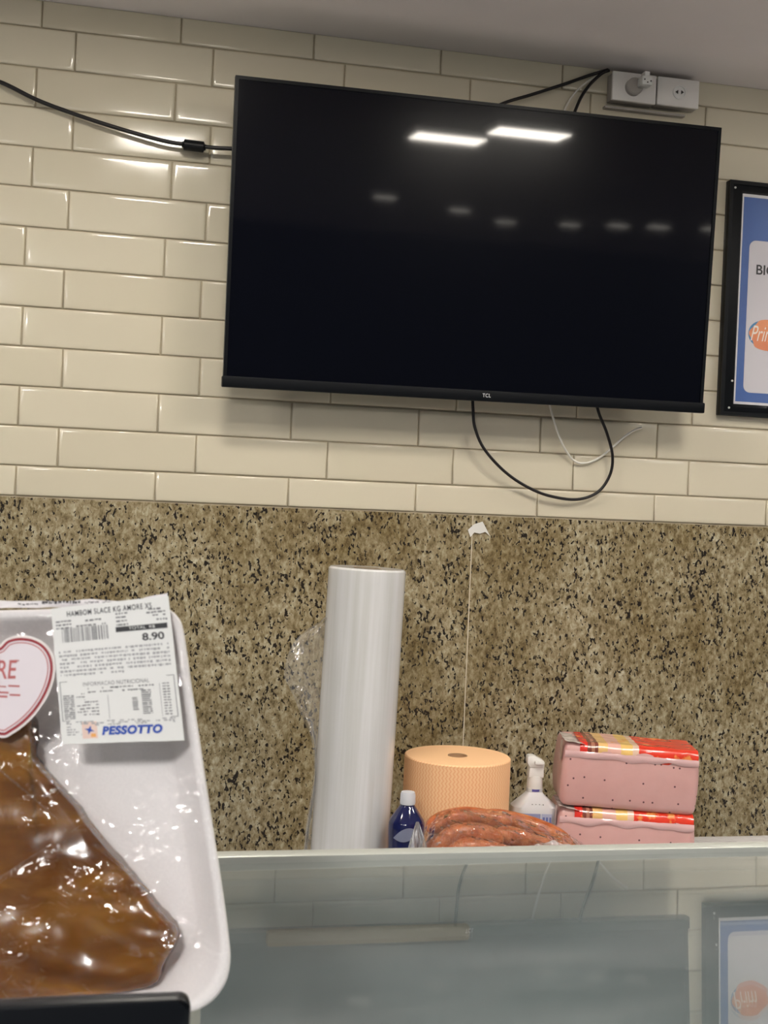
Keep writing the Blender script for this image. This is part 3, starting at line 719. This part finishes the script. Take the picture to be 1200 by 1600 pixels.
case('added_fill_tube', tube([(CX0+.05, YN+.05, zf-.035), (.5, YN+.05, zf-.035), (CX1-.05, YN+.05, zf-.035)], .008, 10, sub=2), emit('fill_tube_glow', (.95, 1.0, 1.0), 3.2))  # unseen glowing tube, added to brighten the rear panel under the glass
case('front_panel', boxm(CX0, CX1, YN, YN+.02, zf-.95, zf-.02), mat('case_white', (.7, .7, .7), .4))
case('side_panel', boxm(CX0-.02, CX0, YN, YF+.01, 0, zf-.01), M['white'])
case('side_panel', boxm(CX1, CX1+.02, YN, YF+.01, 0, zf-.01), M['white'])
case('base', boxm(CX0, CX1, YN+.02, YF, 0, zf-.75), M['blackm'])

# ------------------------------------------------------------------ foam tray with the caramel slice, standing on the glass
TH_ = math.radians(12)
TF = Vector((sy, cy, 0)); TU = Vector((cy, -sy, 0)); TV_ = math.cos(TH_)*Vector((0, 0, 1))+math.sin(TH_)*TF
TN = TU.cross(TV_)                       # towards the camera is -TN... checked below
if TN.dot(CAM-at(200, 1300, -1.7)) < 0: TN = -TN
# choose the depth so that the lower edge meets the glass
lo, hi = -1.95, -1.55
for _ in range(50):
    Yd = (lo+hi)/2; T0 = at(330, 1584, Yd); d_ = ray(-285, 1600); q = CAM+d_*((T0-CAM).dot(TN)/d_.dot(TN))
    if q.z-gz(q.x, q.y)-.002 > 0: lo = Yd
    else: hi = Yd
tm_ = Matrix(((TU.x, -TN.x, TV_.x, T0.x), (TU.y, -TN.y, TV_.y, T0.y), (TU.z, -TN.z, TV_.z, T0.z), (0, 0, 0, 1)))
tr = thing('caramel_tray', 'white foam tray holding a brown caramel slice under clear film with price label', 'food tray'); tr.matrix_world = tm_
def uv(px, py, w=0.0):
    """tray coordinates (u, v) of the picture point on the plane w in front of the rim"""
    d = ray(px, py); o = T0+TN*w; k = (o-CAM).dot(TN)/d.dot(TN); p = CAM+d*k-o
    return Vector((p.dot(TU), p.dot(TV_)))
out = [(-300, 985), (-285, 966), (-260, 958), (0, 953), (225, 946), (258, 950), (276, 962), (286, 985), (297, 1060), (309, 1140), (324, 1240), (338, 1330), (350, 1410), (358, 1475), (359, 1505), (353, 1534), (338, 1558), (318, 1574), (290, 1583), (200, 1588), (0, 1594), (-270, 1600), (-300, 1596), (-322, 1580), (-330, 1550)]
OUT = ccw([tuple(p)[:2] for p in crom([Vector((*uv(*p), 0)) for p in out], 5, True)])
def shrink(poly, d):
    xs_ = [p[0] for p in poly]; zs__ = [p[1] for p in poly]; cx_, cz_ = (min(xs_)+max(xs_))/2, (min(zs__)+max(zs__))/2
    kx, kz = 1-d/((max(xs_)-min(xs_))/2), 1-d/((max(zs__)-min(zs__))/2)
    return [(cx_+(p[0]-cx_)*kx, cz_+(p[1]-cz_)*kz) for p in poly]
prof = [(.0185, .0265), (.012, .015), (.0012, .004), (0, .002), (.0006, .0002), (.0022, -.0004), (.0042, .0004), (.0058, .0028), (.010, .010), (.0175, .0200), (.0205, .0222), (.026, .0224)]
v, f = [], []; k_ = len(OUT)
for ins, w_ in prof:
    for p in shrink(OUT, ins): v.append((p[0], w_, p[1]))
for k in range(len(prof)-1):
    for i in range(k_):
        j = (i+1) % k_; f.append((k*k_+i, k*k_+j, (k+1)*k_+j, (k+1)*k_+i))
f += [tuple(range(k_-1, -1, -1)), tuple((len(prof)-1)*k_+i for i in range(k_))]
mobj('foam_tray', pydata('tray', v, f, True, 50), M['foam'], tr)
# caramel slice
so = [(42, 1150), (38, 1177), (57, 1203), (100, 1250), (143, 1307), (187, 1357), (233, 1413), (263, 1448), (269, 1467), (264, 1487), (254, 1503), (247, 1518), (236, 1543), (180, 1556), (100, 1562), (0, 1568), (-150, 1570), (-240, 1560), (-262, 1500), (-240, 1440), (-150, 1310), (-60, 1180), (-45, 1110), (0, 1095), (36, 1115)]
SO = ccw([tuple(p)[:2] for p in crom([Vector((*uv(*p), 0)) for p in so], 4, True)])
cen = Vector((sum(p[0] for p in SO)/len(SO), sum(p[1] for p in SO)/len(SO)))
v, f = [], []; k_ = len(SO)
rings = [(1.0, .0222), (1.0, .008)]+[(1-.011*q_*q_, .008-.0035*(1-(1-q_/3)**2)) for q_ in (1, 2, 3)]+[(.88-.055*q_, .0042) for q_ in range(15)]
for s, w_ in rings:
    for p in SO:
        q = cen+(Vector(p)-cen)*s; h_ = 0 if w_ > .005 and s > .95 else .0035*noise.noise((q.x*26, q.y*40, 3))+.0014*noise.noise((q.x*90, q.y*120, 7))
        jag = .0005*noise.noise((q.x*300, q.y*300, 1)) if s > .95 else 0
        v.append((q.x+jag, w_+h_, q.y+jag))
for k in range(len(rings)-1):
    for i in range(k_):
        j = (i+1) % k_; f.append((k*k_+i, k*k_+j, (k+1)*k_+j, (k+1)*k_+i))
f += [tuple((len(rings)-1)*k_+i for i in range(k_))]
m = mat('caramel', (.20, .075, .014), .22, spec=.5, coat=.35, coat_r=.1, sss=.55, sss_r=(.012, .005, .0012)); N, L, b_ = nt(m)
mp = N.new('ShaderNodeMapping'); mp.inputs['Scale'].default_value = (.5, 1, 1.5); L.new(objco(N), mp.inputs[0])
n = noise_n(N, L, 28, 4, .6, mp.outputs[0], .5); r_ = ramp(N, L, n.outputs[0], [(.3, (.095, .030, .006)), (.5, (.175, .065, .009)), (.68, (.30, .132, .017))]); L.new(r_.outputs[0], b_.inputs['Base Color'])
mobj('caramel_slice', pydata('slice', v, f, True, 60), m, tr)
# cling film over rim and slice
xs = [p[0] for p in OUT]; zs_ = [p[1] for p in OUT]
SOv = [Vector(p) for p in SO]
def inside(p, poly):
    c_ = False; n = len(poly)
    for i in range(n):
        a, b = poly[i-1], poly[i]
        if (a[1] > p[1]) != (b[1] > p[1]) and p[0] < (b[0]-a[0])*(p[1]-a[1])/(b[1]-a[1])+a[0]: c_ = not c_
    return c_
CRN = uv(318, 1490)
v, f = [], []; FO = inset(OUT, .0006); rg = [1.0, .985, .97, .95]+[.95-.045*k for k in range(1, 21)]
cF = Vector((sum(p[0] for p in FO)/len(FO), sum(p[1] for p in FO)/len(FO))); k_ = len(FO)
for ri, s in enumerate(rg):
    for p in FO:
        q = cF+(Vector(p)-cF)*s
        hw = -.0012+.0007*noise.noise((q.x*40+q.y*30, q.y*22-q.x*16, 4))
        if inside(q, SO): hw = -.0008+.0022*noise.noise((q.x*70, q.y*85, 8))+.0010*noise.noise((q.x*190, q.y*210, 2))
        cd = max(0, 1-((q.x-CRN.x)**2+(q.y-CRN.y)**2)**.5/.035)      # taut pleats at the lower right corner
        hw -= .0011*cd*abs(math.sin((q.x*.80-q.y*.60)*900))
        v.append((q.x, min(hw, .0012) if ri else .001, q.y))
for k in range(len(rg)-1):
    for i in range(k_):
        j = (i+1) % k_; f.append((k*k_+i, k*k_+j, (k+1)*k_+j, (k+1)*k_+i))
f.append(tuple((len(rg)-1)*k_+i for i in range(k_)))
M['cling'] = film_mat('cling_film', 1.3, .006, rough=.05, bs=1.0, bscale=95, bdist=.006, patchy=True)
mobj('plastic_film', pydata('film', v, f, True), M['cling'], tr)

# price label: bilinear patch between four corners, printed marks as thin raised shapes
LW = .0045
LC = [uv(80, 951, LW), uv(263, 931, LW), uv(288, 1157, LW), uv(97, 1163, LW)]
def lab(s, t_, k=0):
    a = LC[0].lerp(LC[1], s); b = LC[3].lerp(LC[2], s); p = a.lerp(b, t_)
    return (p.x, -LW-.00012*k-.0006*math.sin(math.pi*s), p.y)
def lmesh(quads, k=1, name='print'):
    v, f = [], []
    for (s0, s1, t0, t1) in quads:
        i = len(v); v += [lab(s0, t0, k), lab(s1, t0, k), lab(s1, t1, k), lab(s0, t1, k)]; f.append((i, i+1, i+2, i+3))
    me = bpy.data.meshes.new(name); me.from_pydata(v, [], f); me.update(); return me
nS, nT = 16, 16; v, f = [], []
for b in (0, 1):
    for j in range(nT+1):
        for i in range(nS+1):
            s, t_ = i/nS, j/nT
            x, y, z = lab(s, t_); v.append((x, y+b*.0003, z))
o_ = (nS+1)*(nT+1)
for j in range(nT):
    for i in range(nS):
        a_ = j*(nS+1)+i; f += [(a_, a_+1, a_+nS+2, a_+nS+1), (o_+a_, o_+a_+nS+1, o_+a_+nS+2, o_+a_+1)]
pl = mobj('price_label', pydata('label', v, f, True), M['paper'], tr); tag(pl, 'white printed price label')
def ltext(s, s0, s1, t0, t1, m, name='lettering', bold=0, shear=0, k=1.5, space=1.0):
    me = text_mesh(s, bold, shear, space)
    for v_ in me.vertices: v_.co = lab(s0+(s1-s0)*v_.co.x, t1+(t0-t1)*v_.co.z, k)
    return mobj(name, me, m, pl)
ltext('HAMBOM SLACE KG AMORE XS', .13, .85, .035, .075, M['ink'], bold=.012, space=1.15)
ltext('8.90', .745, .93, .245, .298, M['ink'], bold=.022)
mobj('total_bar', lmesh([(.53, .965, .185, .222)]), M['ink'], pl)
ltext('TOTAL  R$', .64, .86, .192, .215, M['paper'], k=2.4)
bars, s_ = [], .075
while s_ < .46:
    w_ = random.choice((.004, .004, .007, .011)); bars.append((s_, s_+w_, .16+.0*s_, .262)); s_ += w_+random.choice((.005, .007, .012))
mobj('barcode', lmesh(bars), M['inkg'], pl)
def lines(s0, s1, t0, t1, rows, hgt, dens=.8, wmin=.008, wmax=.04, short_last=False):
    q = []
    for r in range(rows):
        t_ = t0+(t1-t0)*r/max(1, rows-1); s = s0; end = s1 if not (short_last and r == rows-1) else s0+(s1-s0)*.6
        while s < end:
            w_ = random.uniform(wmin, wmax)
            if random.random() < dens: q.append((s, min(s+w_, end), t_, t_+hgt*random.uniform(.7, 1.1)))
            s += w_+random.uniform(.004, .012)
    return q
sm = lines(.03, .16, .10, .15, 3, .012, .9)+lines(.2, .45, .11, .145, 2, .012, .6)+lines(.54, .64, .085, .165, 4, .012, .9)+lines(.80, .96, .075, .12, 3, .012, .7)+lines(.88, .97, .15, .16, 1, .014, 1)
sm += lines(.25, .80, .605, .63, 2, .010, .55)
mobj('small_print', lmesh(sm), M['inkg'], pl)
pa = lines(.035, .96, .325, .495, 7, .015, .82, .006, .03, True)
mobj('ingredient_print', lmesh(pa), M['inkl'], pl)
mobj('table_frame', lmesh([(.02, .975, .548, .552), (.02, .975, .832, .836), (.02, .026, .548, .836), (.969, .975, .548, .836), (.41, .413, .66, .83), (.845, .848, .6, .83)]), M['inkg'], pl)
ltext('INFORMACAO NUTRICIONAL', .215, .765, .562, .59, M['inkg'], space=1.1)
tb = lines(.04, .13, .65, .815, 12, .009, 1, .03, .06)+lines(.15, .22, .64, .77, 7, .009, .6)+lines(.2, .33, .70, .79, 5, .009, .7)+lines(.61, .66, .69, .77, 7, .008, 1, .04, .05)+lines(.69, .77, .64, .80, 12, .009, 1, .04, .08)+lines(.87, .93, .60, .81, 12, .009, .9, .015, .03)
mobj('table_print', lmesh(tb), M['inkg'], pl)
mobj('footer_print', lmesh(lines(.05, .95, .84, .865, 3, .010, .45)+lines(.05, .17, .875, .93, 4, .010, .6)), M['inkl'], pl)
em = mobj('emblem', lmesh([(.175, .30, .845, .965)], .8), mat('emblem_pale_orange', (.80, .60, .52), .5), pl)
st_ = []
me = bpy.data.meshes.new('star'); pts = [lab(.237+(.042 if k % 2 == 0 else .015)*math.cos(k*math.pi/4+.3), .905+(.034 if k % 2 == 0 else .012)*math.sin(k*math.pi/4+.3), 2) for k in range(8)]
me.from_pydata(pts, [], [tuple(range(8))]); mobj('emblem_star', me, M['blueink'], pl)
mobj('emblem_corner', lmesh([(.245, .285, .93, .955)], 1.4), mat('emblem_orange', (.85, .42, .12), .5), pl)
ltext('PESSOTTO', .335, .835, .882, .945, M['blueink'], bold=.06, shear=.22, space=1.12)

# heart sticker
HW = .0036
hp = [(5, 1153), (19, 1147), (40, 1132), (60, 1111), (75, 1087), (84, 1063), (86.5, 1041), (82, 1021), (70, 1005), (52, 995.5), (30, 993), (10, 998), (-4, 1010), (-18, 1000), (-40, 996), (-62, 1001), (-76, 1013), (-84, 1032), (-84, 1054), (-77, 1078), (-62, 1103), (-42, 1127), (-18, 1146)]
HP = ccw([tuple(p)[:2] for p in crom([Vector((*uv(*p, HW), 0)) for p in hp], 4, True)])
def patch(poly, w_, th=.0002):
    v = [(p[0], -w_, p[1]) for p in poly]+[(p[0], -w_+th, p[1]) for p in poly]; n = len(poly)
    f = [tuple(range(n)), tuple(range(2*n-1, n-1, -1))]+[(i, (i+1) % n, n+(i+1) % n, n+i) for i in range(n)]
    return pydata('patch', v, f)
def band(poly, i0, i1, w_):
    a = inset(poly, i0); b = inset(poly, i1); n = len(poly)
    v = [(p[0], -w_, p[1]) for p in a]+[(p[0], -w_, p[1]) for p in b]
    return pydata('band', v, [(i, (i+1) % n, n+(i+1) % n, n+i) for i in range(n)])
hs = mobj('heart_sticker', patch(HP, HW), M['sticker_edge'], tr); tag(hs, 'pale heart sticker with a dark red outline')
mobj('sticker_face', patch(inset(HP, .0012), HW+.0001), M['heart'], hs)
mobj('red_outline', band(HP, .0011, .0024, HW+.00025), M['redink'], hs)
mobj('fine_outline', band(HP, .0031, .0036, HW+.00025), M['redink2'], hs)
def htext(s, c0, c1, m, bold=0, name='lettering'):
    a = uv(*c0, HW); b = uv(*c1, HW); me = text_mesh(s, bold)
    for v_ in me.vertices:
        x = a.x+(b.x-a.x)*v_.co.x; z = a.y+(b.y-a.y)*v_.co.z; v_.co = (x, -HW-.0003, z+.06*(x-a.x))
    return mobj(name, me, m, hs)
htext('RE', (-5, 1061), (27, 1033), M['redink2'], .012)
htext('TM', (25, 1034), (30, 1031), M['redink2'], .01)
q = []
me_v, me_f = [], []
for (x0, x1, y0, y1) in [(-30, -8, 1073, 1074.5), (-5, 10, 1072, 1073.5), (13, 31, 1071, 1073), (-20, 14, 1081, 1082.5), (15, 32, 1085, 1087), (-30, 12, 1087, 1088.5)]:
    a, b = uv(x0, y1, HW), uv(x1, y0, HW); i = len(me_v)
    me_v += [(a.x, -HW-.0003, a.y), (b.x, -HW-.0003, a.y), (b.x, -HW-.0003, b.y), (a.x, -HW-.0003, b.y)]; me_f.append((i, i+1, i+2, i+3))
me = bpy.data.meshes.new('print'); me.from_pydata(me_v, [], me_f); mobj('fine_print', me, M['redink2'], hs)

# label overlap folded over the upper rim, with squeezed print
def fl(s, u):
    px = -40+300*s; py = 950-u*(13+9*max(0, s-.86)/.14)+3*noise.noise((s*6, u, 2))
    q = uv(px, py-6*max(0, s-.5), .002); return (q.x, -.002+.004*u+.0012*noise.noise((s*14, u*3, 5)), q.y)
mobj('film_edge', sheet('edge', 60, 6, fl), mat('folded_film_white', (.76, .74, .76), .35), tr)
me_v, me_f = [], []
s_ = 28
while s_ < 172:
    w_ = random.uniform(1.5, 5)
    hh_ = 1.6 if s_ < 58 or s_ > 128 else random.uniform(2.5, 5.5); yb = 945-4*(s_-28)/144+random.uniform(-1.2, 1)
    if not (58 < s_ < 63 or 124 < s_ < 130 or 152 < s_ < 158):
        a, b = uv(s_, yb, .0046), uv(s_+w_, yb-hh_, .0046); i = len(me_v)
        me_v += [(a.x, -.0046, a.y), (b.x, -.0046, a.y), (b.x, -.0046, b.y), (a.x, -.0046, b.y)]; me_f.append((i, i+1, i+2, i+3))
    s_ += w_+random.uniform(-.3, 1.5)
me = bpy.data.meshes.new('print'); me.from_pydata(me_v, [], me_f); mobj('edge_print', me, M['ink'], tr)

# black plate in front of the tray
BY = Yd-.115
q0 = at(-260, 1584, BY); q1 = at(299, 1561, BY)
zb = max(gz(q0.x, BY), gz(q1.x, BY))
u_ = (q1-q0); u_.z = 0; ln = u_.length; yaw = math.atan2(u_.y, u_.x)
bp_ = thing('black_stand', 'black plastic stand with a rounded corner in front of the caramel tray', 'stand', (q0.x, q0.y, zb+.003), (0, 0, yaw))
h0, h1 = q0.z-zb-.003, q1.z-zb-.003
poly = [(0, 0), (ln, 0)]
for k in range(7):
    a_ = math.radians(90*k/6); poly.append((ln-.004+.004*math.cos(a_), h1-.004+.004*math.sin(a_)))
poly.append((0, h0))
mobj('upright_plate', prism(poly, 0, .009, bev=.0016), M['black'], bp_)
mobj('foot', boxm(.01, ln-.012, -.06, .0, 0, .006, .002), M['black'], bp_)

for o in bpy.data.objects:
    if o.type == 'MESH' and o.name.split('.')[0] in ('small_print', 'ingredient_print', 'table_print', 'footer_print', 'fine_print', 'edge_print', 'barcode'): o['kind'] = 'stuff'
